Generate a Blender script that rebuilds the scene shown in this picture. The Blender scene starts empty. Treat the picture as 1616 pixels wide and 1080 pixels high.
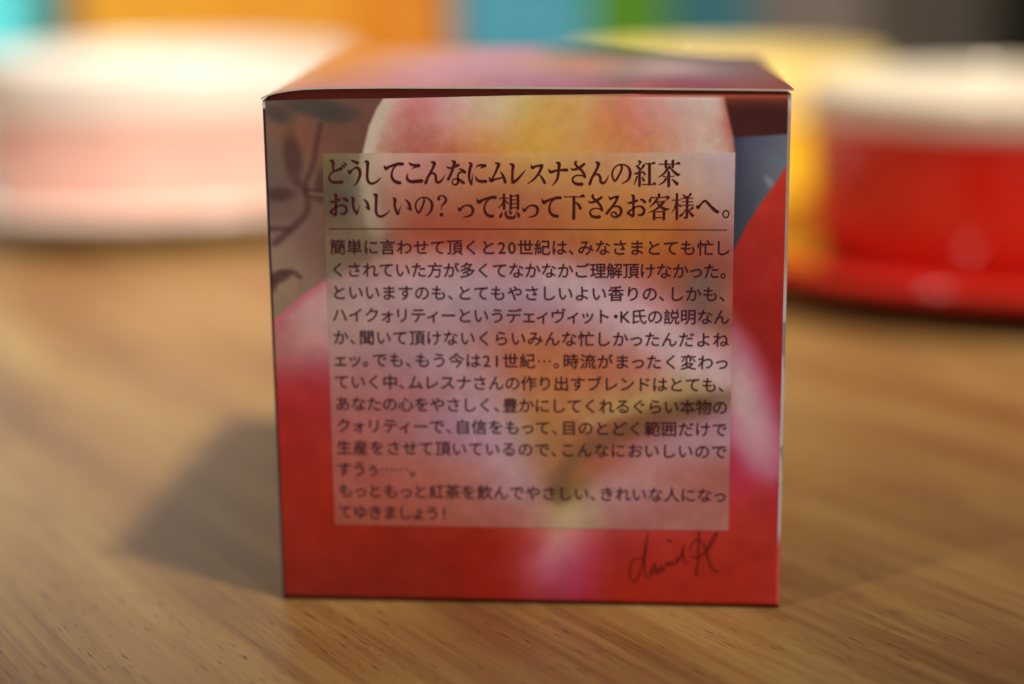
import bpy, bmesh, math, random
import numpy as np
from mathutils import Matrix, Vector

S = bpy.context.scene
COL = S.collection
MM = 0.001

# ------------------------------------------------------------------ camera, world, lamps, exposure
# camera solved from the four corners of the carton's front: focal length in px of the 1616 px wide photo, position in mm, angles
FPX, CAM = 2753.37574, np.array([17.6976574, -247.085575, 96.1817672])
YAW, PITCH, ROLL = -7.95363367e-02, .221070580, -1.06029791e-02
_cy, _sy = math.cos(YAW), math.sin(YAW)
FW = np.array([_sy*math.cos(PITCH), _cy*math.cos(PITCH), -math.sin(PITCH)])
_r = np.array([_cy, -_sy, 0.0]); _u = np.cross(_r, FW)
RT = _r*math.cos(ROLL) + _u*math.sin(ROLL)
UP = -_r*math.sin(ROLL) + _u*math.cos(ROLL)

cam_d = bpy.data.cameras.new('camera'); cam = bpy.data.objects.new('camera', cam_d); COL.objects.link(cam)
M = Matrix.Identity(4)
for i in range(3):
    M[i][0], M[i][1], M[i][2], M[i][3] = RT[i], UP[i], -FW[i], CAM[i]*MM
cam.matrix_world = M
cam_d.sensor_width = 36.0; cam_d.sensor_fit = 'HORIZONTAL'
cam_d.lens = FPX/1616*36
cam_d.clip_start, cam_d.clip_end = 0.01, 50
cam_d.dof.use_dof = True
cam_d.dof.focus_distance = 0.2480
cam_d.dof.aperture_fstop = 4.5
cam_d.dof.aperture_blades = 0
S.camera = cam

world = bpy.data.worlds.new('World'); S.world = world; world.use_nodes = True
world.node_tree.nodes['Background'].inputs[0].default_value = (1.0, 0.92, 0.84, 1)
world.node_tree.nodes['Background'].inputs[1].default_value = 0.27

def lamp(name, loc, target, size, power, color):
    d = bpy.data.lights.new(name, 'AREA'); d.shape = 'DISK'; d.size = size; d.energy = power; d.color = color
    o = bpy.data.objects.new(name, d); COL.objects.link(o)
    o.location = loc
    o.rotation_euler = (Vector(target)-Vector(loc)).to_track_quat('-Z', 'Y').to_euler()
    return o
sp = bpy.data.lights.new('pendant_lamp', 'SPOT'); sp.energy = 250.0; sp.color = (1.0, 0.86, 0.68)
sp.spot_size = math.radians(45); sp.spot_blend = 1.0; sp.shadow_soft_size = 0.065
spo = bpy.data.objects.new('pendant_lamp', sp); COL.objects.link(spo)
spo.location = (0.55, -0.345, 1.45)
spo.rotation_euler = (Vector((-0.24, 0.60, 0.0))-spo.location).to_track_quat('-Z', 'Y').to_euler()
dl = bpy.data.lights.new('downlight', 'POINT'); dl.energy = 38.0; dl.color = (1.0, 0.88, 0.74); dl.shadow_soft_size = 0.05
dlo = bpy.data.objects.new('downlight', dl); COL.objects.link(dlo); dlo.location = (-0.95, -0.78, 1.30)
lamp('window_light', (-0.62, 1.50, 0.40), (-0.05, 0.0, 0.0), 0.50, 0.65, (0.92, 1.0, 0.98))

S.view_settings.view_transform = 'Standard'
S.view_settings.look = 'None'
S.view_settings.exposure = 0.0
S.view_settings.gamma = 1.0
S.render.engine = 'CYCLES'
S.cycles.use_denoising = True
S.cycles.max_bounces = 8

# ------------------------------------------------------------------ helpers
def project(P):
    """points in mm -> pixel of the photograph (used to read off which colour the printed art has there)"""
    d = P - CAM
    z = d @ FW
    return np.stack([808 + FPX*(d @ RT)/z, 540 - FPX*(d @ UP)/z], -1)

def face_pt(px, py):
    """pixel of the photograph -> (x, z) in mm on the carton's front panel, the plane y = 0"""
    px = np.asarray(px, float); py = np.asarray(py, float)
    d = FW[None] + np.outer((px-808)/FPX, RT) - np.outer((py-540)/FPX, UP)
    t = -CAM[1]/d[:, 1]
    return CAM[0]+d[:, 0]*t, CAM[2]+d[:, 2]*t

def lin(c):
    c = np.clip(np.asarray(c, float)/255.0, 0, 1)
    return np.where(c <= 0.04045, c/12.92, ((c+0.055)/1.055)**2.4)

def tag(o, label, cat, group=None, kind=None):
    if label: o['label'] = label
    if cat: o['category'] = cat
    if group: o['group'] = group
    if kind: o['kind'] = kind
    return o

def link(name, verts, faces, mat, parent=None, smooth=False, colors=None):
    me = bpy.data.meshes.new(name)
    me.from_pydata([tuple(v) for v in verts], [], [tuple(f) for f in faces])
    if colors is not None:
        a = me.color_attributes.new('print', 'FLOAT_COLOR', 'POINT')
        c = np.ones((len(verts), 4), np.float32); c[:, :3] = colors
        a.data.foreach_set('color', c.ravel())
    me.update()
    if smooth: me.polygons.foreach_set('use_smooth', [True]*len(me.polygons))
    if mat: me.materials.append(mat)
    o = bpy.data.objects.new(name, me); COL.objects.link(o)
    if parent: o.parent = parent
    return o

def empty(name, loc, label, cat, group=None, rz=0.0):
    o = bpy.data.objects.new(name, None); COL.objects.link(o)
    o.empty_display_size = 0.02
    o.location = loc; o.rotation_euler = (0, 0, rz)
    return tag(o, label, cat, group)

def principled(name, color=(0.8, 0.8, 0.8), rough=0.5, spec=0.5, coat=0.0, coat_rough=0.1):
    m = bpy.data.materials.new(name); m.use_nodes = True
    b = m.node_tree.nodes['Principled BSDF']
    b.inputs['Base Color'].default_value = (*color, 1)
    b.inputs['Roughness'].default_value = rough
    b.inputs['Specular IOR Level'].default_value = spec
    b.inputs['Coat Weight'].default_value = coat
    b.inputs['Coat Roughness'].default_value = coat_rough
    return m

def speckled(name, color, rough=0.4, spec=0.5, amount=0.12, scale=120, coat=0.0, coat_rough=0.1, bump=0.0):
    """a plain colour with fine uneven tone from noise"""
    m = principled(name, color, rough, spec, coat, coat_rough)
    nt = m.node_tree; b = nt.nodes['Principled BSDF']
    tc = nt.nodes.new('ShaderNodeTexCoord'); n = nt.nodes.new('ShaderNodeTexNoise')
    n.inputs['Scale'].default_value = scale; n.inputs['Detail'].default_value = 4
    nt.links.new(tc.outputs['Object'], n.inputs['Vector'])
    mr = nt.nodes.new('ShaderNodeMapRange')
    mr.inputs['From Min'].default_value = 0.3; mr.inputs['From Max'].default_value = 0.7
    mr.inputs['To Min'].default_value = 1-amount; mr.inputs['To Max'].default_value = 1+amount
    nt.links.new(n.outputs['Fac'], mr.inputs['Value'])
    mx = nt.nodes.new('ShaderNodeMix'); mx.data_type = 'RGBA'; mx.blend_type = 'MULTIPLY'
    mx.inputs[0].default_value = 1.0; mx.inputs[6].default_value = (*color, 1)
    nt.links.new(mr.outputs[0], mx.inputs[7]); nt.links.new(mx.outputs[2], b.inputs['Base Color'])
    if bump:
        bp = nt.nodes.new('ShaderNodeBump'); bp.inputs['Strength'].default_value = bump; bp.inputs['Distance'].default_value = 0.0005
        nt.links.new(n.outputs['Fac'], bp.inputs['Height']); nt.links.new(bp.outputs[0], b.inputs['Normal'])
    return m

def print_material(name, rough=0.36, spec=0.24, grain=0.10):
    """printed card: the ink colours come from the mesh, fine screen grain from noise"""
    m = principled(name, rough=rough, spec=spec)
    nt = m.node_tree; b = nt.nodes['Principled BSDF']
    at = nt.nodes.new('ShaderNodeAttribute'); at.attribute_name = 'print'
    tc = nt.nodes.new('ShaderNodeTexCoord')
    n = nt.nodes.new('ShaderNodeTexNoise'); n.inputs['Scale'].default_value = 5200; n.inputs['Detail'].default_value = 2
    n2 = nt.nodes.new('ShaderNodeTexNoise'); n2.inputs['Scale'].default_value = 420; n2.inputs['Detail'].default_value = 3
    for q in (n, n2): nt.links.new(tc.outputs['Object'], q.inputs['Vector'])
    ad = nt.nodes.new('ShaderNodeMath'); ad.operation = 'ADD'
    nt.links.new(n.outputs['Fac'], ad.inputs[0]); nt.links.new(n2.outputs['Fac'], ad.inputs[1])
    mr = nt.nodes.new('ShaderNodeMapRange'); mr.inputs['From Min'].default_value = 0.7; mr.inputs['From Max'].default_value = 1.3
    mr.inputs['To Min'].default_value = 1-grain; mr.inputs['To Max'].default_value = 1+grain
    nt.links.new(ad.outputs[0], mr.inputs['Value'])
    mx = nt.nodes.new('ShaderNodeMix'); mx.data_type = 'RGBA'; mx.blend_type = 'MULTIPLY'; mx.inputs[0].default_value = 1
    nt.links.new(at.outputs['Color'], mx.inputs[6]); nt.links.new(mr.outputs[0], mx.inputs[7])
    nt.links.new(mx.outputs[2], b.inputs['Base Color'])
    bp = nt.nodes.new('ShaderNodeBump'); bp.inputs['Strength'].default_value = 0.08; bp.inputs['Distance'].default_value = 0.0001
    nt.links.new(n2.outputs['Fac'], bp.inputs['Height']); nt.links.new(bp.outputs[0], b.inputs['Normal'])
    return m

def grid_faces(nr, nc, off=0, flip=False):
    i = np.arange(nr-1)[:, None]; j = np.arange(nc-1)[None]
    a = (off+i*nc+j).ravel()
    q = np.stack([a, a+1, a+nc+1, a+nc], -1)
    return (q[:, ::-1] if flip else q).tolist()

def sstep(a, b, x):
    t = np.clip((x-a)/(b-a), 0, 1)
    return t*t*(3-2*t)

def catmull(pts, n=8):
    p = np.array(pts, float)
    if len(p) < 3:
        t = np.linspace(0, 1, n+1)[:, None]; return p[0]*(1-t)+p[1]*t
    e = np.concatenate([[2*p[0]-p[1]], p, [2*p[-1]-p[-2]]])
    out = []
    for i in range(1, len(e)-2):
        for k in range(n):
            t = k/n
            out.append(0.5*((2*e[i])+(-e[i-1]+e[i+1])*t+(2*e[i-1]-5*e[i]+4*e[i+1]-e[i+2])*t*t+(-e[i-1]+3*e[i]-3*e[i+1]+e[i+2])*t**3))
    out.append(e[-2])
    return np.array(out)

def value_noise(x, y, cell, seed):
    rs = np.random.RandomState(seed); g = rs.rand(64, 64)
    fx, fy = x/cell, y/cell
    ix, iy = np.floor(fx).astype(int), np.floor(fy).astype(int)
    tx, ty = fx-ix, fy-iy
    tx = tx*tx*(3-2*tx); ty = ty*ty*(3-2*ty)
    G = lambda a, b: g[a % 64, b % 64]
    return ((G(ix, iy)*(1-tx)+G(ix+1, iy)*tx)*(1-ty) + (G(ix, iy+1)*(1-tx)+G(ix+1, iy+1)*tx)*ty) - 0.5

# ------------------------------------------------------------------ wooden table and the wall behind
def wood_material():
    m = bpy.data.materials.new('oiled_wood'); m.use_nodes = True
    nt = m.node_tree; N = nt.nodes; Lk = nt.links.new; b = N['Principled BSDF']
    tc = N.new('ShaderNodeTexCoord')
    rot = N.new('ShaderNodeMapping'); rot.vector_type = 'TEXTURE'
    rot.inputs['Rotation'].default_value = (0, 0, math.radians(127.4))      # x runs along the grain
    Lk(tc.outputs['Object'], rot.inputs['Vector'])
    # slow wander of the grain
    wn = N.new('ShaderNodeTexNoise'); wn.inputs['Scale'].default_value = 9; wn.inputs['Detail'].default_value = 1
    Lk(rot.outputs[0], wn.inputs['Vector'])
    ws = N.new('ShaderNodeVectorMath'); ws.operation = 'SUBTRACT'; ws.inputs[1].default_value = (0.5, 0.5, 0.5)
    Lk(wn.outputs['Color'], ws.inputs[0])
    wm = N.new('ShaderNodeVectorMath'); wm.operation = 'MULTIPLY'; wm.inputs[1].default_value = (0.0, 0.007, 0.0)
    Lk(ws.outputs[0], wm.inputs[0])
    wa = N.new('ShaderNodeVectorMath'); wa.operation = 'ADD'
    Lk(rot.outputs[0], wa.inputs[0]); Lk(wm.outputs[0], wa.inputs[1])
    def stretched(sx, sy, detail=3, rough=0.55, off=0.0):
        mp = N.new('ShaderNodeMapping'); mp.inputs['Scale'].default_value = (sx, sy, 1); mp.inputs['Location'].default_value = (off, off*1.7, 0)
        Lk(wa.outputs[0], mp.inputs['Vector'])
        n = N.new('ShaderNodeTexNoise'); n.inputs['Scale'].default_value = 1; n.inputs['Detail'].default_value = detail; n.inputs['Roughness'].default_value = rough
        Lk(mp.outputs[0], n.inputs['Vector'])
        return n.outputs['Fac']
    def math_(op, a, c, clamp=False):
        q = N.new('ShaderNodeMath'); q.operation = op; q.use_clamp = clamp
        for i, v in enumerate((a, c)):
            if isinstance(v, (int, float)): q.inputs[i].default_value = v
            else: Lk(v, q.inputs[i])
        return q.outputs[0]
    broad = stretched(7, 45, 2, 0.5, 3.1)          # bands a few cm wide
    streak = stretched(9, 210, 3, 0.6, 1.3)        # growth streaks of a few mm
    fibre = stretched(60, 2200, 3, 0.65, 7.7)      # fine fibre
    poren = stretched(230, 2600, 0, 0.5, 5.2)      # open pores, short dark dashes
    porem = stretched(26, 160, 1, 0.5, 9.4)        # where pores cluster
    v = math_('ADD', math_('MULTIPLY', broad, 0.50), math_('MULTIPLY', streak, 0.30))
    v = math_('ADD', v, math_('MULTIPLY', fibre, 0.26))
    v = math_('ADD', v, math_('MULTIPLY', stretched(16, 520, 2, 0.6, 4.4), 0.20))
    v = math_('SUBTRACT', v, 0.11)
    ramp = N.new('ShaderNodeValToRGB'); Lk(v, ramp.inputs[0])
    e = ramp.color_ramp.elements
    e[0].position, e[0].color = 0.36, (0.128, 0.057, 0.018, 1)
    e[1].position, e[1].color = 0.68, (0.39, 0.270, 0.100, 1)
    for pos, c in ((0.45, (0.208, 0.104, 0.034)), (0.53, (0.278, 0.158, 0.053)), (0.60, (0.325, 0.200, 0.072))):
        k = e.new(pos); k.color = (*c, 1)
    kn = N.new('ShaderNodeMapping'); kn.inputs['Scale'].default_value = (11, 26, 1); kn.inputs['Location'].default_value = (2.35, 1.1, 0)
    Lk(wa.outputs[0], kn.inputs['Vector'])
    kno = N.new('ShaderNodeTexNoise'); kno.inputs['Scale'].default_value = 1; kno.inputs['Detail'].default_value = 2
    Lk(kn.outputs[0], kno.inputs['Vector'])
    kr = N.new('ShaderNodeMapRange'); Lk(kno.outputs['Fac'], kr.inputs['Value'])
    kr.inputs['From Min'].default_value = 0.54; kr.inputs['From Max'].default_value = 0.72; kr.inputs['To Max'].default_value = 0.65
    km = N.new('ShaderNodeMix'); km.data_type = 'RGBA'; Lk(kr.outputs[0], km.inputs[0]); Lk(ramp.outputs[0], km.inputs[6]); km.inputs[7].default_value = (0.165, 0.068, 0.026, 1)
    pm = N.new('ShaderNodeMapRange'); Lk(poren, pm.inputs['Value'])
    pm.inputs['From Min'].default_value = 0.70; pm.inputs['From Max'].default_value = 0.77; pm.inputs['To Min'].default_value = 0; pm.inputs['To Max'].default_value = 1
    cm = N.new('ShaderNodeMapRange'); Lk(porem, cm.inputs['Value'])
    cm.inputs['From Min'].default_value = 0.40; cm.inputs['From Max'].default_value = 0.58; cm.inputs['To Min'].default_value = 0.15; cm.inputs['To Max'].default_value = 0.9
    pf = math_('MULTIPLY', pm.outputs[0], cm.outputs[0])
    mx = N.new('ShaderNodeMix'); mx.data_type = 'RGBA'; Lk(pf, mx.inputs[0]); Lk(km.outputs[2], mx.inputs[6])
    mx.inputs[7].default_value = (0.035, 0.014, 0.006, 1)
    Lk(mx.outputs[2], b.inputs['Base Color'])
    rr = N.new('ShaderNodeMapRange'); Lk(fibre, rr.inputs['Value'])
    rr.inputs['To Min'].default_value = 0.28; rr.inputs['To Max'].default_value = 0.48
    Lk(rr.outputs[0], b.inputs['Roughness'])
    b.inputs['Specular IOR Level'].default_value = 0.5
    h = math_('SUBTRACT', math_('MULTIPLY', fibre, 0.5), pf)
    bp = N.new('ShaderNodeBump'); bp.inputs['Strength'].default_value = 0.25; bp.inputs['Distance'].default_value = 0.0002
    Lk(h, bp.inputs['Height']); Lk(bp.outputs[0], b.inputs['Normal'])
    return m

def box_bm(bm, x0, x1, y0, y1, z0, z1, bevel=0.0, seg=2):
    r = bmesh.ops.create_cube(bm, size=1.0)
    vs = r['verts']
    for v in vs:
        v.co = Vector(((x0+x1)/2+v.co.x*(x1-x0), (y0+y1)/2+v.co.y*(y1-y0), (z0+z1)/2+v.co.z*(z1-z0)))
    if bevel:
        es = list({e for v in vs for e in v.link_edges})
        bmesh.ops.bevel(bm, geom=es, offset=bevel, segments=seg, affect='EDGES', profile=0.5)

def obj_bm(name, bm, mat, parent=None, smooth=False):
    me = bpy.data.meshes.new(name); bm.to_mesh(me); bm.free()
    if smooth: me.polygons.foreach_set('use_smooth', [True]*len(me.polygons))
    me.materials.append(mat)
    o = bpy.data.objects.new(name, me); COL.objects.link(o)
    if parent: o.parent = parent
    return o

bm = bmesh.new(); box_bm(bm, -0.75, 0.75, -0.42, 1.0, -0.03, 0.0, 0.002)
tag(obj_bm('table', bm, wood_material()), 'semi gloss brown wooden table top with diagonal grain and dark pores', 'table')
wall_m = speckled('wall_paint', (0.31, 0.26, 0.20), 0.8, 0.3, 0.2, 6)
bm = bmesh.new(); box_bm(bm, -3.0, 3.0, 1.60, 1.70, -0.74, 2.2)
tag(obj_bm('wall', bm, wall_m), None, None, kind='structure')

# ------------------------------------------------------------------ printed art of the carton, as colours sampled at places on its front
_tps = {}
def field(pts, x, y, sx, sy):
    """smooth surface of colour through the sampled places (thin plate spline)"""
    key = id(pts)
    if key not in _tps:
        P = np.array([(p[0]/sx, p[1]/sy) for p in pts], float); C = np.array([p[2] for p in pts], float)
        n = len(P)
        r2 = ((P[:, None]-P[None])**2).sum(-1)
        K = 0.5*r2*np.log(r2+1e-9) + 0.12*np.eye(n)
        Q = np.concatenate([np.ones((n, 1)), P], 1)
        A = np.zeros((n+3, n+3)); A[:n, :n] = K; A[:n, n:] = Q; A[n:, :n] = Q.T
        b = np.zeros((n+3, 3)); b[:n] = C
        _tps[key] = (P, np.linalg.solve(A, b), C.min(0)-6, C.max(0)+6)
    P, W, lo, hi = _tps[key]
    X = np.stack([x/sx, y/sy], -1)
    r2 = ((X[:, None]-P[None])**2).sum(-1)
    out = (0.5*r2*np.log(r2+1e-9)) @ W[:-3] + W[-3] + X @ W[-2:]
    return np.clip(out, lo, hi)

def chunked(fn, x, y, n=4000):
    return np.concatenate([fn(x[i:i+n], y[i:i+n]) for i in range(0, len(x), n)])

def rows(*rs):
    out = []
    for y, items in rs:
        for x, c in items: out.append((x, y, c))
    return out

def mixc(base, col, a):
    return base*(1-a[:, None]) + np.asarray(col, float)[None]*a[:, None]

def ell(x, y, cx, cy, rx, ry, deg=0, soft=0.35):
    t = math.radians(deg); dx, dy = x-cx, y-cy
    u = (dx*math.cos(t)+dy*math.sin(t))/rx; v = (-dx*math.sin(t)+dy*math.cos(t))/ry
    return 1-sstep(1-soft, 1+soft, np.sqrt(u*u+v*v))

def line_dist(x, y, pl):
    """distance to a polyline, and the side (positive right of its direction in a y-down picture)"""
    best = np.full(len(x), 1e9); side = np.zeros(len(x))
    for (x0, y0), (x1, y1) in zip(pl[:-1], pl[1:]):
        ex, ey = x1-x0, y1-y0; L2 = ex*ex+ey*ey
        t = np.clip(((x-x0)*ex+(y-y0)*ey)/L2, 0, 1)
        dx, dy = x-(x0+t*ex), y-(y0+t*ey)
        d = np.hypot(dx, dy); s = ex*dy-ey*dx
        m = d < best-1e-9
        side = np.where(m, np.sign(s), side); best = np.where(m, d, best)
    return best, side

def stroke_a(x, y, pl, w, soft=0.5):
    d, _ = line_dist(x, y, pl)
    return 1-sstep(w*0.5*(1-soft), w*0.5*(1+soft), d)

LEAFY = [(425,170,(105,75,60)),(445,160,(108,76,60)),(500,160,(85,66,54)),(460,200,(110,68,52)),(500,222,(105,62,48)),(560,180,(95,60,49)),(575,160,(95,60,50)),(560,230,(92,58,48)),
 (430,240,(95,72,58)),(430,280,(92,72,62)),(480,270,(100,70,55)),(440,325,(95,70,60)),(430,345,(100,75,65)),(480,350,(102,74,62)),(430,400,(122,98,78)),(480,400,(110,80,66)),(512,400,(98,68,56)),(450,455,(125,98,75)),(430,480,(122,98,74)),(505,440,(112,82,68)),(480,460,(118,90,72))]
PEACH_TOP = rows((158,[(600,(180,155,135)),(625,(185,130,120)),(660,(180,110,105)),(700,(185,130,125)),(740,(190,150,130)),(790,(205,175,130)),(840,(205,165,100)),(880,(205,155,85)),(930,(205,150,95)),(980,(195,120,95)),(1010,(190,125,110)),(1050,(190,140,130)),(1090,(190,155,145)),(1130,(190,160,145))]),
 (195,[(590,(170,140,120)),(615,(168,118,104)),(650,(165,95,85)),(690,(175,115,105)),(740,(190,140,110)),(790,(200,155,105)),(850,(208,155,75)),(900,(200,145,80)),(960,(190,115,70)),(1000,(185,110,85)),(1050,(185,125,105)),(1100,(185,145,130)),(1135,(178,132,115)),(1150,(165,95,80))]),
 (235,[(590,(160,125,105)),(615,(158,105,85)),(650,(155,88,72)),(700,(165,92,70)),(760,(175,110,60)),(830,(195,140,60)),(900,(190,135,70)),(960,(180,115,65)),(1020,(180,115,80)),(1080,(180,135,115)),(1140,(178,138,120))]))
RED_LOW = [(440,520,(150,85,82)),(470,500,(160,110,105)),(508,470,(165,118,112)),(440,550,(150,92,86)),(500,540,(165,112,106)),(440,575,(150,72,70)),(500,575,(150,72,76)),(440,610,(146,44,42)),(500,610,(146,40,44)),(440,660,(140,32,26)),(500,660,(142,35,32)),(470,720,(135,30,20)),(440,800,(130,30,20)),(500,800,(135,30,18)),(450,900,(115,28,16)),(450,940,(105,26,16)),
 (550,850,(125,28,15)),(550,930,(112,26,16)),(700,850,(125,28,15)),(700,930,(120,27,15)),(800,850,(140,38,25)),(800,930,(135,30,22)),(845,860,(158,62,62)),(880,850,(172,110,100)),(885,890,(155,74,86)),(860,882,(165,85,95)),(920,868,(162,66,78)),(920,920,(145,40,60)),(890,932,(140,44,60)),(960,860,(150,45,45)),(960,920,(140,32,25)),(1050,850,(150,40,32)),(1050,930,(140,30,18)),(1150,870,(148,36,24)),(1150,940,(140,30,18)),(1220,900,(150,34,24)),(1220,950,(150,36,26)),
 (1230,320,(165,40,28)),(1200,380,(150,35,25)),(1230,450,(150,32,24)),(1180,450,(140,30,24)),(1165,430,(140,32,26)),(1200,520,(130,26,20)),(1230,560,(135,26,22)),(1230,620,(135,28,26)),(1175,755,(156,40,58)),(1215,760,(152,38,46)),(1190,800,(155,40,36)),(1225,790,(150,36,40)),(1230,840,(150,36,30))]
SLATE = [(1190,240,(72,72,84)),(1235,230,(88,88,98)),(1180,300,(62,62,72)),(1170,360,(55,55,62)),(1220,255,(88,90,98))]
EDGE_RED = [(1252,248),(1236,270),(1222,292),(1200,322),(1180,352),(1160,392),(1140,430)]
EDGE_PEACH2 = [(400,530),(430,508),(470,472),(517,440),(560,418)]
EDGE_PEACH1L = [(618,140),(607,152),(594,172),(582,200),(573,238),(569,262)]
EDGE_PEACH1R = [(1140,140),(1145,165),(1151,190),(1157,215),(1160,245),(1159,300),(1152,340),(1130,400)]

def art(x, y):
    c = field(LEAFY, x, y, 26, 22)
    for a in ((438,180,26,13,25),(498,170,58,15,8),(530,182,30,12,2),(462,250,14,38,-8),(506,292,9,26,5),(440,307,26,11,-4),(440,438,22,9,-22),(428,446,10,16,0)):
        col = (60,51,44) if a[1] < 190 else (64,40,35)
        c = mixc(c, col, 0.78*ell(x, y, *a, 0.55))
    for pl, w in (([(506,198),(500,225),(494,260),(484,285),(482,300)],9),([(470,288),(484,305),(484,335),(462,360),(434,384)],11),([(424,361),(456,362)],8),([(484,306),(515,318)],9),([(440,430),(462,430),(474,438)],7),([(484,300),(515,303)],5)):
        c = mixc(c, (66,40,35), 0.7*stroke_a(x, y, [tuple(k[:2]) for k in catmull([(*k, 0) for k in pl], 5)], w, 0.9))
    c = mixc(c, (120,84,56), 0.55*stroke_a(x, y, [(490,306),(520,308)], 5))
    # upper peach
    p = field(PEACH_TOP, x, y, 20, 16)
    blot = value_noise(x, y, 13, 3)*9 + value_noise(x, y, 6, 4)*8 + value_noise(x, y, 34, 5)*5
    p = p + blot[:, None]*np.array([[0.5, 1.0, 1.1]])
    d, s = line_dist(x, y, EDGE_PEACH1L)
    inL = sstep(-3, 3, -s*d)
    p = mixc(p, (176,152,130), 0.8*(1-sstep(12, 27, np.where(s < 0, d, 0))))
    dr, sr = line_dist(x, y, EDGE_PEACH1R)
    inR = sstep(-3, 3, sr*dr)
    p = mixc(p, (165,92,78), 0.55*(1-sstep(2, 12, dr)))
    a = inL*inR*(y < 500)
    # everything right of the upper peach: maroon above, slate below
    right = field(SLATE, x, y, 22, 26)
    mar = mixc(np.tile(np.array([[60., 25., 21.]]), (len(x), 1)), (104,46,32), 1-sstep(150, 176, y))
    right = right*(sstep(-3, 3, y-217+(x-1160)*0.06))[:, None] + mar*(1-sstep(-3, 3, y-217+(x-1160)*0.06))[:, None]
    right = mixc(right, (135,128,134), 0.55*ell(x, y, 1214, 287, 11, 5, 55, 0.6))
    c = c*(x < 850)[:, None] + right*(x >= 850)[:, None]
    c = c*(1-a[:, None]) + p*a[:, None]
    # lower red peach
    r = field(RED_LOW, x, y, 26, 24)
    r = r + (value_noise(x, y, 30, 8)*10)[:, None]*np.array([[1.0, 0.5, 0.4]])
    r = mixc(r, (156,56,84), 0.75*stroke_a(x, y, [(1148,532),(1182,572),(1206,620),(1220,670),(1226,715)], 44, 1.0))
    r = mixc(r, (160,62,92), 0.75*stroke_a(x, y, [(1150,682),(1172,700),(1195,728),(1215,745)], 30, 0.9))
    r = mixc(r, (178,148,142), 0.9*ell(x, y, 1172, 628, 32, 92, -16, 0.95))
    r = mixc(r, (178,132,138), 0.6*ell(x, y, 1200, 688, 24, 50, -18, 1.0))
    d2, s2 = line_dist(x, y, EDGE_PEACH2)
    low = np.where(x < 850, sstep(-4, 4, s2*d2), 0)
    r = np.where((x < 560)[:, None], mixc(r, (165,78,92), 0.75*(1-sstep(2, 16, d2))), r)
    d3, s3 = line_dist(x, y, EDGE_RED)
    low = np.where(x >= 850, sstep(-2.5, 2.5, -s3*d3), low)
    low = np.where(y > 520, 1.0, low)
    return c*(1-low[:, None]) + r*low[:, None]

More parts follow.
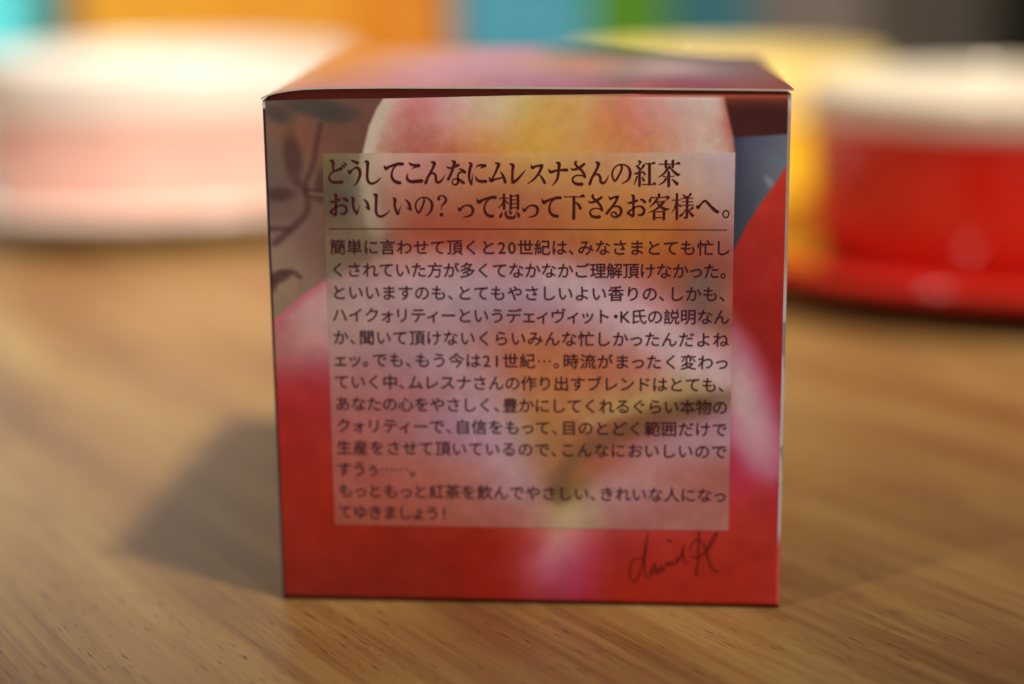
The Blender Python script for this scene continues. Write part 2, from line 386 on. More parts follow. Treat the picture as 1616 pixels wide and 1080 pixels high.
PANEL = rows(
 (250,[(525,(112,90,64)),(550,(110,87,66)),(585,(155,130,105)),(610,(168,128,108)),(680,(166,113,96)),(760,(172,116,80)),(850,(174,130,75)),(930,(172,122,80)),(1020,(172,130,100)),(1090,(170,136,120)),(1145,(168,138,130))]),
 (280,[(525,(106,84,62)),(550,(100,80,62)),(585,(150,124,100)),(610,(158,114,96)),(680,(158,103,84)),(760,(160,102,70)),(850,(164,114,68)),(930,(170,116,72)),(1020,(170,122,86)),(1090,(168,130,112)),(1145,(165,132,122))]),
 (315,[(525,(98,76,58)),(545,(84,68,56)),(585,(138,114,92)),(610,(145,98,78)),(680,(150,94,70)),(760,(150,90,60)),(850,(155,95,62)),(930,(165,108,62)),(1020,(165,108,65)),(1100,(165,120,95)),(1145,(160,125,112))]),
 (355,[(525,(110,85,65)),(550,(108,84,66)),(590,(135,108,88)),(640,(140,80,60)),(700,(145,75,55)),(800,(150,80,55)),(900,(155,92,55)),(1000,(160,98,52)),(1080,(155,90,58)),(1140,(150,100,85))]),
 (385,[(525,(115,88,65)),(570,(115,90,68)),(600,(122,92,74)),(640,(145,85,65)),(700,(150,80,60)),(760,(148,78,58)),(830,(150,86,56)),(900,(152,88,55)),(1000,(160,100,50)),(1080,(150,85,50)),(1140,(140,85,70))]),
 (412,[(525,(115,90,68)),(565,(112,85,68)),(600,(140,100,85)),(650,(160,110,98)),(720,(160,110,105)),(800,(158,105,98)),(860,(160,110,98)),(900,(158,104,88)),(950,(156,95,68)),(1000,(152,88,55)),(1080,(145,75,45)),(1110,(135,75,58)),(1145,(140,80,65))]),
 (440,[(525,(120,95,80)),(560,(145,110,98)),(620,(158,120,112)),(700,(158,122,115)),(800,(158,118,115)),(880,(160,125,120)),(950,(162,120,118)),(1010,(160,104,88)),(1060,(145,80,58)),(1110,(112,84,72)),(1145,(140,78,62))]),
 (475,[(530,(150,118,105)),(600,(155,120,112)),(700,(155,122,118)),(780,(150,118,118)),(850,(155,118,118)),(920,(165,130,125)),(980,(170,130,128)),(1040,(165,110,105)),(1080,(140,85,70)),(1100,(110,85,75)),(1145,(145,85,70))]),
 (505,[(530,(152,118,105)),(600,(155,118,108)),(680,(150,112,108)),(750,(145,108,105)),(830,(150,105,98)),(900,(160,115,110)),(980,(170,135,128)),(1040,(172,135,130)),(1080,(160,110,105)),(1120,(125,85,72)),(1145,(130,82,65))]),
 (540,[(530,(150,112,102)),(620,(150,112,105)),(700,(148,112,108)),(780,(155,100,85)),(830,(160,98,78)),(880,(160,100,80)),(940,(158,105,90)),(1000,(168,125,118)),(1050,(172,138,130)),(1100,(175,135,130)),(1140,(160,105,95))]),
 (575,[(530,(150,105,95)),(620,(148,105,100)),(720,(150,112,112)),(780,(155,100,85)),(840,(158,92,62)),(900,(160,95,65)),(960,(162,98,72)),(1020,(168,110,95)),(1080,(172,140,130)),(1120,(175,145,138)),(1145,(172,135,130))]),
 (610,[(530,(150,98,88)),(620,(150,98,92)),(700,(152,105,100)),(760,(155,108,105)),(810,(160,105,85)),(860,(160,100,65)),(920,(162,98,68)),(980,(160,105,75)),(1040,(165,122,88)),(1100,(150,118,90)),(1140,(160,125,110))]),
 (640,[(540,(148,92,82)),(620,(148,95,88)),(700,(150,105,105)),(760,(152,115,115)),(810,(155,110,90)),(860,(158,105,65)),(920,(160,108,72)),(970,(162,120,75)),(1020,(150,110,70)),(1080,(115,82,55)),(1120,(110,80,60)),(1145,(140,105,95))]),
 (670,[(540,(150,88,78)),(640,(150,95,90)),(720,(150,110,112)),(790,(152,118,118)),(830,(150,110,75)),(870,(145,100,58)),(920,(148,98,65)),(980,(130,80,55)),(1040,(135,85,65)),(1090,(150,100,95)),(1140,(152,110,112))]),
 (705,[(540,(150,88,75)),(640,(148,92,82)),(720,(152,105,105)),(800,(152,110,112)),(840,(140,100,75)),(870,(130,92,60)),(910,(135,82,55)),(960,(145,85,65)),(1010,(150,95,85)),(1080,(152,108,110)),(1140,(150,100,98))]),
 (740,[(540,(145,80,68)),(640,(150,85,70)),(740,(155,100,88)),(810,(155,110,105)),(850,(145,98,80)),(880,(125,85,52)),(920,(140,88,60)),(980,(155,90,72)),(1060,(155,95,82)),(1140,(150,92,80))]),
 (775,[(540,(145,78,65)),(640,(148,82,68)),(740,(150,90,78)),(820,(150,105,100)),(860,(140,95,80)),(882,(115,82,50)),(900,(125,95,60)),(950,(155,105,90)),(1030,(155,108,100)),(1100,(152,95,82)),(1140,(148,90,78))]),
 (805,[(540,(142,75,60)),(640,(145,78,62)),(740,(148,85,70)),(820,(150,95,82)),(860,(155,110,90)),(890,(160,130,90)),(920,(155,125,95)),(970,(150,100,88)),(1050,(150,95,85)),(1140,(150,95,82))]),
 (830,[(540,(140,72,55)),(640,(142,75,58)),(740,(145,80,65)),(820,(150,92,78)),(870,(158,118,92)),(900,(160,130,100)),(960,(150,100,85)),(1050,(150,95,85)),(1140,(150,95,82))]))

def panel_art(x, y):
    c = field(PANEL, x, y, 60, 34)
    mid = np.array([[150., 104., 86.]]); c = (mid + 1.22*(c-mid))*np.array([[0.985, 0.965, 0.975]])
    arc = [(572,240),(569,262),(568,290),(572,330),(580,362),(592,395)]
    fade = 1-sstep(330, 400, y)
    d, s = line_dist(x, y, arc)
    c = mixc(c, (160,136,110), 0.55*fade*stroke_a(x, y, [(582,240),(580,262),(580,290),(586,330),(594,362)], 26, 0.7))
    out = sstep(0, 7, s*d)*fade*(x < 640)
    c = c*(1-out[:, None]) + np.minimum(c, np.array([[112., 88., 66.]]))*out[:, None]
    # border of the lower peach, a soft pink rim
    rim = [(515,443),(560,425),(620,402),(700,396),(800,398),(900,412),(980,442),(1040,470),(1090,512),(1140,548),(1165,575)]
    c = mixc(c, (168,118,110), 0.35*stroke_a(x, y, [(px, py+8) for px, py in rim], 18, 0.9))
    # the pale flanks either side of the hollow, and the tan hollow itself
    c = mixc(c, (166,128,126), 0.45*stroke_a(x, y, [(690,520),(735,590),(775,650),(800,705),(820,745)], 74, 1.0))
    c = mixc(c, (166,104,64), 0.45*stroke_a(x, y, [(850,560),(872,620),(882,680),(878,720)], 70, 1.0))
    c = mixc(c, (164,124,124), 0.45*stroke_a(x, y, [(1145,690),(1085,700),(1020,735),(960,780)], 54, 1.0))
    c = mixc(c, (182,146,140), 0.45*stroke_a(x, y, [(880,440),(960,478),(1030,520),(1100,570),(1155,622)], 40, 1.0))
    # dark stalk with a pale edge
    c = mixc(c, (100,70,46), 0.55*stroke_a(x, y, [(1150,628),(1085,645),(1020,668),(960,692),(905,722),(880,760)], 26, 0.9))
    c = mixc(c, (172,134,88), 0.45*stroke_a(x, y, [(1110,612),(1040,625),(975,648),(930,668)], 20, 0.9))
    c = mixc(c, (92,70,42), 0.5*ell(x, y, 884, 782, 15, 14, 0, 0.6))
    n = value_noise(x, y, 26, 11)*6 + value_noise(x, y, 11, 12)*4
    return c + n[:, None]*np.array([[0.6, 1.0, 0.9]])

LID = [(430,143,(226,160,105)),(470,130,(232,168,100)),(520,115,(233,165,92)),(560,95,(232,165,92)),(600,80,(228,165,95)),(640,75,(222,165,110)),(560,130,(232,168,140)),(620,120,(226,170,160)),(680,118,(224,175,180)),(700,80,(215,165,140)),(740,95,(206,168,176)),(800,85,(205,165,172)),(840,80,(196,158,165)),(760,128,(208,160,165)),(830,130,(198,152,168)),(860,100,(205,168,150)),(910,100,(208,160,128)),(960,103,(200,160,138)),(880,85,(150,152,135)),(940,88,(148,132,120)),(1000,92,(150,128,118)),(1030,105,(190,180,168)),(1080,105,(192,182,170)),(1120,105,(165,152,146)),(1160,108,(138,128,124)),(1080,125,(160,108,122)),(1140,128,(160,108,116)),(1190,130,(158,104,100)),(1170,94,(150,108,100)),(1100,92,(148,112,108)),(1230,138,(160,90,85)),(980,125,(150,130,130)),(920,130,(195,140,150)),(500,137,(228,160,140)),(700,137,(222,165,165)),(1000,137,(196,110,112)),(900,118,(190,150,150))]  # lid print, with glossy reflections of the background mixed into its colours

FRONT_GAIN, LID_GAIN = np.array([1.95, 2.36, 2.93]), np.array([0.78, 0.71, 0.86])
def tone(c, gain):
    v = lin(c)*np.asarray(gain)
    m = np.maximum(v.max(-1, keepdims=True)/0.93, 1.0)
    return np.clip(v/m, 0.0, 0.93)

# ------------------------------------------------------------------ the carton
BW, BD, BH = 37.5, 80.0, 76.0
tea_box = empty('tea_box', (0, 0.04, 0), 'glossy red tea carton printed with peaches and a panel of Japanese text', 'tea box')
def loc(P):
    P = np.asarray(P, float)*MM
    P[..., 1] -= 0.04
    return P

print_m = print_material('printed_card')
card_m = speckled('raw_card', (0.72, 0.66, 0.56), 0.7, 0.2, 0.06, 900)
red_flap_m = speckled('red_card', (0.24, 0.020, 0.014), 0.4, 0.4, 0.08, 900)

def front_top(x):
    return np.interp(x, [-37.5, -31, -20, 0, 16, 37.5], [75.55, 75.62, 75.76, 76.15, 76.3, 76.15])

# outline of the carton seen from above, anticlockwise from the front left corner, with rounded upright edges
R = 0.55
xs = np.linspace(-BW+R, BW-R, 330)
prof = [(x, 0.0, 0) for x in xs]
for k in range(1, 7):
    a = math.radians(-90+15*k); prof.append((BW-R+R*math.cos(a), R+R*math.sin(a), 1))
for y in np.linspace(R, BD-R, 14)[1:]: prof.append((BW, y, 2))
for k in range(1, 7):
    a = math.radians(15*k); prof.append((BW-R+R*math.cos(a), BD-R+R*math.sin(a), 2))
for x in np.linspace(BW-R, -BW+R, 14)[1:]: prof.append((x, BD, 3))
for k in range(1, 7):
    a = math.radians(90+15*k); prof.append((-BW+R+R*math.cos(a), BD-R+R*math.sin(a), 4))
for y in np.linspace(BD-R, R, 14)[1:]: prof.append((-BW, y, 4))
for k in range(1, 6):
    a = math.radians(180+15*k); prof.append((-BW+R+R*math.cos(a), R+R*math.sin(a), 5))
prof = np.array(prof); nP = len(prof)
ts = np.concatenate([[0.0, 0.40, 0.42, 0.48, 0.58, 0.75, 0.95], np.linspace(1.25, 75.0, 318), np.array([75.3, 75.55, 75.75, 75.88, 75.96, 76.0])])
rowsV, rowsC = [], []
for t in ts:
    top = np.where(prof[:, 1] < 2, front_top(prof[:, 0]), 76.0)
    z = t/76.0*top
    x, y = prof[:, 0].copy(), prof[:, 1].copy()
    if t < 0.96:                                          # the front ends in a rounded fold just clear of the table, the bottom flap set back under it
        inn = 2.6 if t < 0.41 else 0.5*(1-math.sqrt(max(0.0, 1-((0.96-t)/0.54)**2)))
        y = np.where(prof[:, 2] == 0, y+inn, np.where((prof[:, 2] == 1) | (prof[:, 2] == 5), y+inn*np.clip(1-y/R, 0, 1), y))
    roll = sstep(12, 18, x)*max(0.0, (t-75.4)/0.6)         # right part of the top edge is rolled back
    y = np.where(prof[:, 2] <= 1, y+0.45*roll**2, y)
    y = y + np.where(prof[:, 2] == 0, 0.22*np.sin(np.pi*(x+BW)/(2*BW))*0.0, 0)
    rowsV.append(np.stack([x, y, z], -1))
V = np.stack(rowsV)
Pm = V.reshape(-1, 3); seg = np.tile(prof[:, 2], len(ts))
Cc = np.zeros((len(Pm), 3))
fr = seg == 0
q = Pm[fr].copy(); q[:, 1] = 0
px = project(q)
cf = chunked(art, px[:, 0], px[:, 1])
zf, xf = q[:, 2], q[:, 0]
lip = sstep(75.3, 75.9, zf/front_top(xf)*76)*sstep(12, 19, xf)
cf = mixc(cf, (205,92,62), 0.8*lip)  # orange-red highlight painted along the rolled lip
Cc[fr] = tone(cf, FRONT_GAIN)
sd = ~fr
zz, yy, xx, sg = Pm[sd, 2], Pm[sd, 1], Pm[sd, 0], seg[sd]
white = np.array([[172., 158., 150.]])
cs = np.tile(white, (len(zz), 1))
cs = mixc(cs, (150,118,98), 0.8*sstep(48, 54, zz)*(1-sstep(73, 75, zz)))
blotch = value_noise(yy*3+50, zz*4, 9, 21)
cs = mixc(cs, (120,104,96), 0.8*sstep(0.12, 0.22, blotch)*sstep(18, 24, zz)*(1-sstep(46, 50, zz)))
cs = mixc(cs, (178,70,62), (1-sstep(9.0, 12.5, zz)))
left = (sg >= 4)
cs = np.where(left[:, None], np.array([[46., 32., 34.]]), cs)  # left side and edge: dark print with their shadow put into the colour
cs = np.where(((sg == 5) & (zz > 74.4))[:, None], np.array([[190., 176., 165.]]), cs)
cs = np.where(((sg == 3))[:, None], np.array([[150., 45., 35.]]), cs)
Cc[sd] = tone(cs, FRONT_GAIN*0.9)
F = []
nT = len(ts)
for i in range(nT-1):
    b0 = i*nP; b1 = b0+nP
    j = np.arange(nP); jn = (j+1) % nP
    F.append(np.stack([b0+j, b0+jn, b1+jn, b1+j], -1))
F = np.concatenate(F).tolist()
link('box_walls', loc(Pm), F, print_m, tea_box, True, Cc)
# inner card: a second wall just inside, closing the thickness of the board
inner = []
top_in = V[-1].copy()
ctr = np.array([0, BD/2, 0])
rim = top_in.copy()
sx_ = (BW-0.45)/BW
inw = np.stack([prof[:, 0]*sx_, (prof[:, 1]-BD/2)*(BD/2-0.45)/(BD/2)+BD/2, top_in[:, 2]-0.02], -1)
inb = inw.copy(); inb[:, 2] = 0.6
inner = np.concatenate([rim*[1, 1, 1]-[0, 0, 0.015], inw, inb])
Fi = []
for b0 in (0, nP):
    j = np.arange(nP); jn = (j+1) % nP
    Fi += np.stack([b0+j, b0+jn, b0+nP+jn, b0+nP+j], -1).tolist()
Fi.append([2*nP+k for k in range(nP)][::-1])
link('inner_wall', loc(inner), Fi, card_m, tea_box)

# lid: bowed sheet of card, lifted a little along the front
def lid_front(x): return np.interp(x, [-37.55, -36.6, -35.4, -33.4, -31.3, -28, -20, 0, 15, 30, 37.8], [75.95, 76.4, 76.78, 77.12, 77.32, 77.42, 77.46, 77.32, 77.16, 76.95, 76.82])
def lid_back(x): return 76.25 + 2.3*sstep(-36, 4, -x)
gx = np.concatenate([np.linspace(-37.55, -30, 26), np.linspace(-29.5, 37.8, 130)]); gy = np.concatenate([[-0.25, -0.12, 0.1], np.linspace(0.6, BD+0.1, 90)])
GX, GY = np.meshgrid(gx, gy)
tt = np.clip(GY/BD, 0, 1)
base = lid_front(np.clip(GX, -30, 40))
corner = (base - lid_front(GX))*(1-sstep(0.0, 0.7, tt))
GZ = base*(1-tt)+lid_back(GX)*tt - corner + 0.02
topP = np.stack([GX, GY, GZ], -1).reshape(-1, 3)
nr, nc = len(gy), len(gx)
tp = topP.copy(); px = project(tp)
lc = chunked(lambda a, b: field(LID, a, b, 60, 22), px[:, 0], px[:, 1])
lc = lc + (value_noise(px[:, 0], px[:, 1]*3, 22, 31)*6)[:, None]
link('lid', loc(topP), grid_faces(nr, nc), print_m, tea_box, True, tone(lc, LID_GAIN))
botP = topP-np.array([0, 0, 0.26])
ring = [j for j in range(nc)] + [i*nc+nc-1 for i in range(1, nr)] + [(nr-1)*nc+j for j in range(nc-2, -1, -1)] + [i*nc for i in range(nr-2, 0, -1)]
vb = np.concatenate([botP, topP[ring]-[0, 0, 0.004]])
fb = grid_faces(nr, nc, 0, True)
nb = len(botP); nR = len(ring)
for k in range(nR):
    k2 = (k+1) % nR
    fb.append([ring[k], ring[k2], nb+k2, nb+k])
link('lid_board', loc(vb), fb, card_m, tea_box)
# tuck flap folded down behind the front panel
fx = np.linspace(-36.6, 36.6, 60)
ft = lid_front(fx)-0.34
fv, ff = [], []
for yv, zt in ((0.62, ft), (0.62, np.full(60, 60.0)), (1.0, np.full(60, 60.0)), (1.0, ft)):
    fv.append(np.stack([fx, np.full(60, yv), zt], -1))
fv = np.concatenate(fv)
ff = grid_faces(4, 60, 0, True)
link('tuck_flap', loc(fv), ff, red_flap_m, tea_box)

# the pale printed panel
PX0, PX1, PZ0, PZ1 = -29.0, 29.8, 12.13, 68.03
gx = np.linspace(PX0, PX1, 230); gz = np.linspace(PZ0, PZ1, 220)
GX, GZ = np.meshgrid(gx, gz)
P = np.stack([GX, np.full_like(GX, -0.03), GZ], -1).reshape(-1, 3)
q = P.copy(); q[:, 1] = 0; px = project(q)
link('text_panel', loc(P), grid_faces(220, 230), print_m, tea_box, True, tone(chunked(panel_art, px[:, 0], px[:, 1]), FRONT_GAIN))

# ------------------------------------------------------------------ lettering
ink_m = speckled('maroon_ink', (0.085, 0.008, 0.014), 0.5, 0.3, 0.15, 2500)
ink2_m = speckled('plum_ink', (0.068, 0.009, 0.024), 0.5, 0.3, 0.15, 2500)
pen_m = speckled('black_ink', (0.018, 0.007, 0.006), 0.5, 0.3, 0.2, 2500)

class Ink:
    """brush strokes laid flat on the front panel; coordinates are read off the photograph and mapped to the panel's plane"""
    def __init__(self, y): self.v, self.f, self.y, self.n = [], [], y, 0
    def disc(self, x, y, r):
        a = np.linspace(0, 2*np.pi, 15)[:-1]
        self._poly(x+r*np.cos(a), y+r*np.sin(a))
    def _poly(self, X, Y):
        x, z = face_pt(X, Y)
        b = sum(len(q) for q in self.v)
        yy = np.full(len(x), self.y - 0.0008*(self.n % 12)); self.n += 1
        self.v.append(np.stack([x, yy, z], -1)); self.f.append(list(range(b, b+len(x)))[::-1])
    def stroke(self, pts, ox=0, oy=0, k=1.0, wk=1.0, smooth=True):
        c = catmull(pts) if smooth else np.array(pts, float)
        X, Y, W = ox+c[:, 0]/k, oy+c[:, 1]/k, np.maximum(c[:, 2], 0.5)/k*0.5*wk
        dx, dy = np.gradient(X), np.gradient(Y); L = np.hypot(dx, dy)+1e-9
        nx, ny = -dy/L, dx/L
        x1, z1 = face_pt(X+nx*W, Y+ny*W); x2, z2 = face_pt(X-nx*W, Y-ny*W)
        b = sum(len(q) for q in self.v); n = len(X)
        yy = np.full(n, self.y - 0.0008*(self.n % 12)); self.n += 1
        self.v += [np.stack([x1, yy, z1], -1), np.stack([x2, yy, z2], -1)]
        for i in range(n-1): self.f.append([b+i, b+i+1, b+n+i+1, b+n+i])
        for i in (0, n-1): self.disc(X[i], Y[i], W[i]*0.98)
    def build(self, name, mat, parent):
        o = link(name, loc(np.concatenate(self.v)), self.f, mat, parent)
        return o

SHI = lambda dx, dy: [[(660+dx,95+dy,12),(705+dx,110+dy,48),(708+dx,180+dy,40),(705+dx,280+dy,38),(705+dx,370+dy,38),(730+dx,430+dy,36),(775+dx,450+dy,34),(840+dx,430+dy,28),(890+dx,390+dy,18),(925+dx,350+dy,6)]]
OO = lambda dx, dy: [[(110+dx,185+dy,14),(160+dx,185+dy,30),(260+dx,150+dy,34)],[(175+dx,60+dy,16),(205+dx,85+dy,40),(205+dx,200+dy,36),(205+dx,300+dy,34),(200+dx,395+dy,34),(150+dx,370+dy,30),(118+dx,345+dy,34),(170+dx,295+dy,24),(240+dx,250+dy,20),(310+dx,240+dy,24),(362+dx,270+dy,36),(375+dx,325+dy,38),(340+dx,372+dy,36),(280+dx,378+dy,18)],[(310+dx,125+dy,12),(350+dx,140+dy,34),(385+dx,170+dy,42)]]
CROPS = [
 (510,245,[[(110,80,20),(150,95,45),(160,140,38),(160,200,30),(165,240,24)],
  [(285,215,48),(240,230,35),(170,255,26),(115,300,22),(95,350,24),(110,400,34),(170,430,40),(240,430,42),(300,422,42)],
  [(330,115,16),(365,150,32)],[(295,150,14),(335,185,30)],
  [(445,75,12),(495,100,34),(550,122,42)],[(395,240,14),(425,275,48),(455,240,24),(510,200,22),(560,205,40),(590,270,42),(575,360,36),(535,440,24),(490,485,8)],
  *SHI(0,0),
  [(970,165,10),(1000,210,48),(1050,185,34),(1130,155,36),(1200,138,42),(1265,140,44)],[(1170,165,14),(1120,210,22),(1095,280,28),(1095,350,36),(1125,400,42),(1175,430,46),(1225,440,44)],
  [(1365,115,10),(1400,145,34),(1460,160,36),(1525,165,48)],[(1525,172,36),(1470,188,22),(1410,215,6)],[(1350,295,10),(1335,340,26),(1355,395,40),(1410,420,44),(1490,415,48),(1570,408,50)]]),
 (660,245,[[(205,105,14),(255,125,50),(245,180,38),(200,270,36),(150,360,38),(120,440,44)],[(160,350,10),(205,295,18),(250,290,30),(280,330,34),(285,400,36),(310,435,36),(360,415,30),(400,360,16),(430,305,6)],
  [(455,185,14),(510,205,26),(570,190,28),(640,155,36)],[(540,90,20),(580,115,46),(560,190,40),(530,280,36),(480,380,40)],[(650,215,10),(700,235,32),(742,268,44)],[(740,275,24),(690,265,20),(645,290,26),(632,340,28),(640,400,30),(630,445,32),(590,470,24),(547,450,20),(545,402,16),(590,375,20),(660,395,36),(725,440,40)],
  [(805,115,14),(845,145,42),(825,220,40),(810,320,36),(820,400,32),(848,460,34)],[(850,455,24),(858,400,18),(866,330,10),(880,280,4)],[(920,190,8),(970,160,26),(1065,165,44)],[(1060,175,32),(1025,188,20),(985,210,5)],[(915,335,10),(935,385,30),(990,415,38),(1080,415,42)],
  [(1230,120,14),(1280,145,48),(1260,210,36),(1215,310,28),(1170,385,26)],[(1130,355,14),(1160,405,44),(1220,385,30),(1290,370,24),(1360,350,18)],[(1310,265,12),(1350,320,34),(1388,425,42)],
  [(1460,135,14),(1510,160,46),(1505,240,36),(1500,340,34),(1505,422,40)],[(1500,432,36),(1530,425,38),(1585,380,34),(1655,300,22),(1710,235,6)]]),
 (810,245,[[(285,150,8),(305,200,40),(360,175,30),(455,162,34)],[(455,165,48),(432,240,38),(390,310,34),(330,380,26),(230,455,8)],[(415,310,12),(460,360,30),(500,435,42)],
  [(560,220,8),(595,265,40),(680,245,30),(770,235,32),(855,235,44)],[(685,115,16),(730,135,48),(725,220,38),(715,320,36),(690,400,30),(620,485,8)],
  [(915,200,8),(950,230,26),(1040,205,34),(1100,165,36),(1130,140,34)],[(1000,105,32),(985,135,30),(1030,190,36),(1080,230,34),(1120,285,36),(1145,345,36)],[(1145,345,28),(1080,320,18),(1000,325,18),(952,360,22),(950,410,28),(990,450,36),(1050,462,44),(1095,460,46)],
  [(1310,110,14),(1355,130,48),(1345,190,38),(1300,280,34),(1250,370,36),(1220,455,44)],[(1260,360,10),(1305,310,18),(1350,305,30),(1385,350,36),(1390,410,36),(1420,445,34),(1465,425,28),(1500,370,16),(1525,315,6)]]),
 (940,245,[[(385,150,14),(418,185,30),(405,250,30),(365,330,28),(310,408,28),(275,360,26),(264,290,26),(290,215,22),(350,160,18),(430,148,18),(510,180,26),(548,250,38),(546,330,40),(508,400,26),(410,458,6)],
  [(690,95,30),(715,112,26),(665,180,14)],[(640,160,10),(675,190,32),(702,220,30)],[(765,165,38),(730,215,24),(670,280,20),(630,290,24)],[(620,295,14),(680,285,26),(750,265,18)],[(750,250,10),(782,300,30)],[(700,290,36),(700,400,38),(700,485,38)],[(660,340,24),(640,400,22),(615,465,8)],[(742,345,10),(768,400,34)],
  [(785,135,13),(920,135,13)],[(895,130,8),(930,120,30),(955,133,8)],[(858,140,40),(858,300,40),(858,460,40)],[(745,465,13),(960,463,13)],[(905,458,8),(938,448,30),(965,463,8)],
  [(1010,142,14),(1345,140,13)],[(1280,136,8),(1318,124,34),(1350,138,8)],[(1120,92,38),(1120,190,36)],[(1232,92,40),(1228,190,34)],[(1180,180,34),(1130,240,34),(1080,300,24),(1000,350,8)],[(1180,190,12),(1240,255,32),(1305,308,42),(1348,298,10)],[(1070,338,12),(1255,334,12)],[(1165,270,38),(1165,380,40),(1165,485,42)],[(1120,378,36),(1080,430,24),(1005,475,8)],[(1215,380,10),(1260,420,34),(1298,458,44)]]),
 (510,300,[*OO(0,0),
  [(445,110,12),(480,140,42),(475,220,36),(495,310,36),(538,370,40)],[(540,365,28),(556,320,18),(580,240,5)],[(645,140,10),(700,200,36),(728,298,40)],[(725,295,30),(690,283,14),(660,270,5)],
  *SHI(138,-30),
  [(1115,120,12),(1145,150,44),(1140,230,36),(1160,320,36),(1193,376,42)],[(1195,370,28),(1215,320,18),(1245,235,5)],[(1305,145,10),(1365,205,36),(1393,308,42)],[(1388,305,30),(1350,290,14),(1320,275,5)],
  [(1600,125,14),(1610,165,30),(1592,230,28),(1557,310,28),(1520,362,28),(1487,310,26),(1472,245,24),(1495,175,22),(1550,125,18),(1620,115,18),(1690,145,26),(1733,210,38),(1733,290,38),(1697,360,26),(1630,408,6)]]),
 (670,300,[[(228,140,46),(230,138,46)],[(210,128,20),(240,95,18),(290,90,20),(335,130,34),(335,185,36),(295,228,26),(272,260,16),(268,315,8)],[(271,390,54),(273,392,54)],
  [(530,275,10),(560,315,40),(610,265,22),(680,240,20),(740,255,34),(773,320,38),(753,380,32),(700,415,22),(615,430,6)],
  [(835,140,10),(865,190,48),(930,155,32),(1010,130,36),(1080,115,40),(1130,115,42)],[(1045,140,12),(990,185,22),(955,260,26),(960,330,34),(990,385,40),(1040,412,42),(1090,415,40)],
  [(1190,130,14),(1335,128,12)],[(1265,68,34),(1268,180,36),(1268,300,36)],[(1265,160,24),(1225,240,18),(1170,280,6)],[(1290,165,12),(1330,212,24)],[(1375,85,34),(1375,300,36)],[(1490,85,36),(1490,300,34)],[(1372,92,14),(1490,90,14)],[(1372,155,12),(1490,155,12)],[(1372,217,12),(1490,215,12)],[(1372,280,12),(1490,278,12)],[(1470,82,20),(1505,88,14)],
  [(1235,345,10),(1225,390,34),(1207,422,38)],[(1295,345,26),(1298,395,36),(1330,435,40),(1400,440,40),(1438,425,30),(1445,375,6)],[(1345,325,10),(1375,365,38)],[(1460,345,10),(1495,385,36),(1503,418,34)]]),
 (830,300,[[(-55,285,10),(-25,325,40),(10,290,24),(60,250,20),(120,245,28),(173,270,38),(188,330,38),(165,385,30),(110,420,20),(30,432,6)],
  [(255,140,10),(285,195,48),(340,170,34),(430,140,36),(500,122,40),(550,122,42)],[(460,145,12),(400,195,22),(375,270,28),(380,340,34),(415,390,40),(460,410,42),(505,416,42)],
  [(610,106,13),(935,108,13)],[(860,102,8),(905,88,36),(940,108,8)],[(765,110,40),(765,280,40),(762,450,44)],[(790,190,12),(840,235,34),(868,288,40)],
  [(990,165,8),(1020,195,24),(1100,180,32),(1160,145,34),(1205,115,34)],[(1070,82,34),(1060,112,30),(1110,160,36),(1160,210,34),(1200,270,36),(1215,322,34)],[(1215,322,28),(1150,292,16),(1080,295,18),(1027,330,22),(1027,380,28),(1060,418,36),(1120,430,42),(1170,425,46)],
  [(1325,100,10),(1345,140,32),(1400,115,26),(1460,105,36),(1455,130,36),(1420,200,34),(1360,280,32),(1290,368,38)],[(1330,330,10),(1380,275,16),(1440,255,22),(1500,280,36),(1520,340,38),(1490,400,34),(1430,430,26),(1375,415,22),(1362,375,20),(1395,347,18),(1430,365,26),(1448,398,22)]]),
 (1000,300,[*OO(-208,18),
  [(405,72,40),(405,118,28)],[(285,105,10),(265,150,32),(257,178,36)],[(285,118,12),(540,115,12)],[(500,112,16),(545,110,40),(555,130,24),(510,165,6)],[(372,150,38),(330,200,28),(255,270,8)],[(360,190,10),(470,188,22)],[(480,185,38),(420,255,32),(330,320,22),(230,360,6)],[(370,195,10),(420,255,32),(500,305,38),(568,298,10)],[(325,345,30),(325,400,38),(325,460,38)],[(482,345,38),(482,462,36)],[(325,345,12),(482,342,14)],[(325,438,12),(482,436,12)],
  [(615,160,14),(750,155,12)],[(690,62,34),(688,250,36),(688,458,38)],[(680,190,26),(650,290,18),(605,360,6)],[(710,220,10),(745,258,26)],[(785,70,12),(818,103,34)],[(905,65,38),(870,112,12)],[(760,130,12),(945,128,14)],[(770,185,10),(940,185,12)],[(750,240,10),(955,240,14)],[(855,112,36),(852,300,38),(847,425,38)],[(845,438,34),(815,440,22),(790,425,6)],[(820,310,12),(790,370,20),(740,410,34)],[(935,285,34),(880,330,12)],[(868,330,12),(910,375,32),(940,408,36),(965,395,8)],
  [(1000,250,14),(1025,275,44),(1070,225,28),(1130,172,30),(1170,195,36),(1240,270,42),(1300,325,48),(1340,348,44)],
  [(1470+48*math.cos(a),380+55*math.sin(a),18) for a in np.linspace(0, 2*math.pi, 13)]])]
h = Ink(-0.06)
for ox, oy, ss in CROPS:
    for st in ss: h.stroke(st, ox, oy, 10.1, 1.14)
h.build('heading_lettering', ink_m, tea_box)
r = Ink(-0.06); r.stroke([(520,361,1.2),(830,361.6,1.2),(1147,363,1.2)], wk=1.0, smooth=False); r.build('rule_line', ink_m, tea_box)

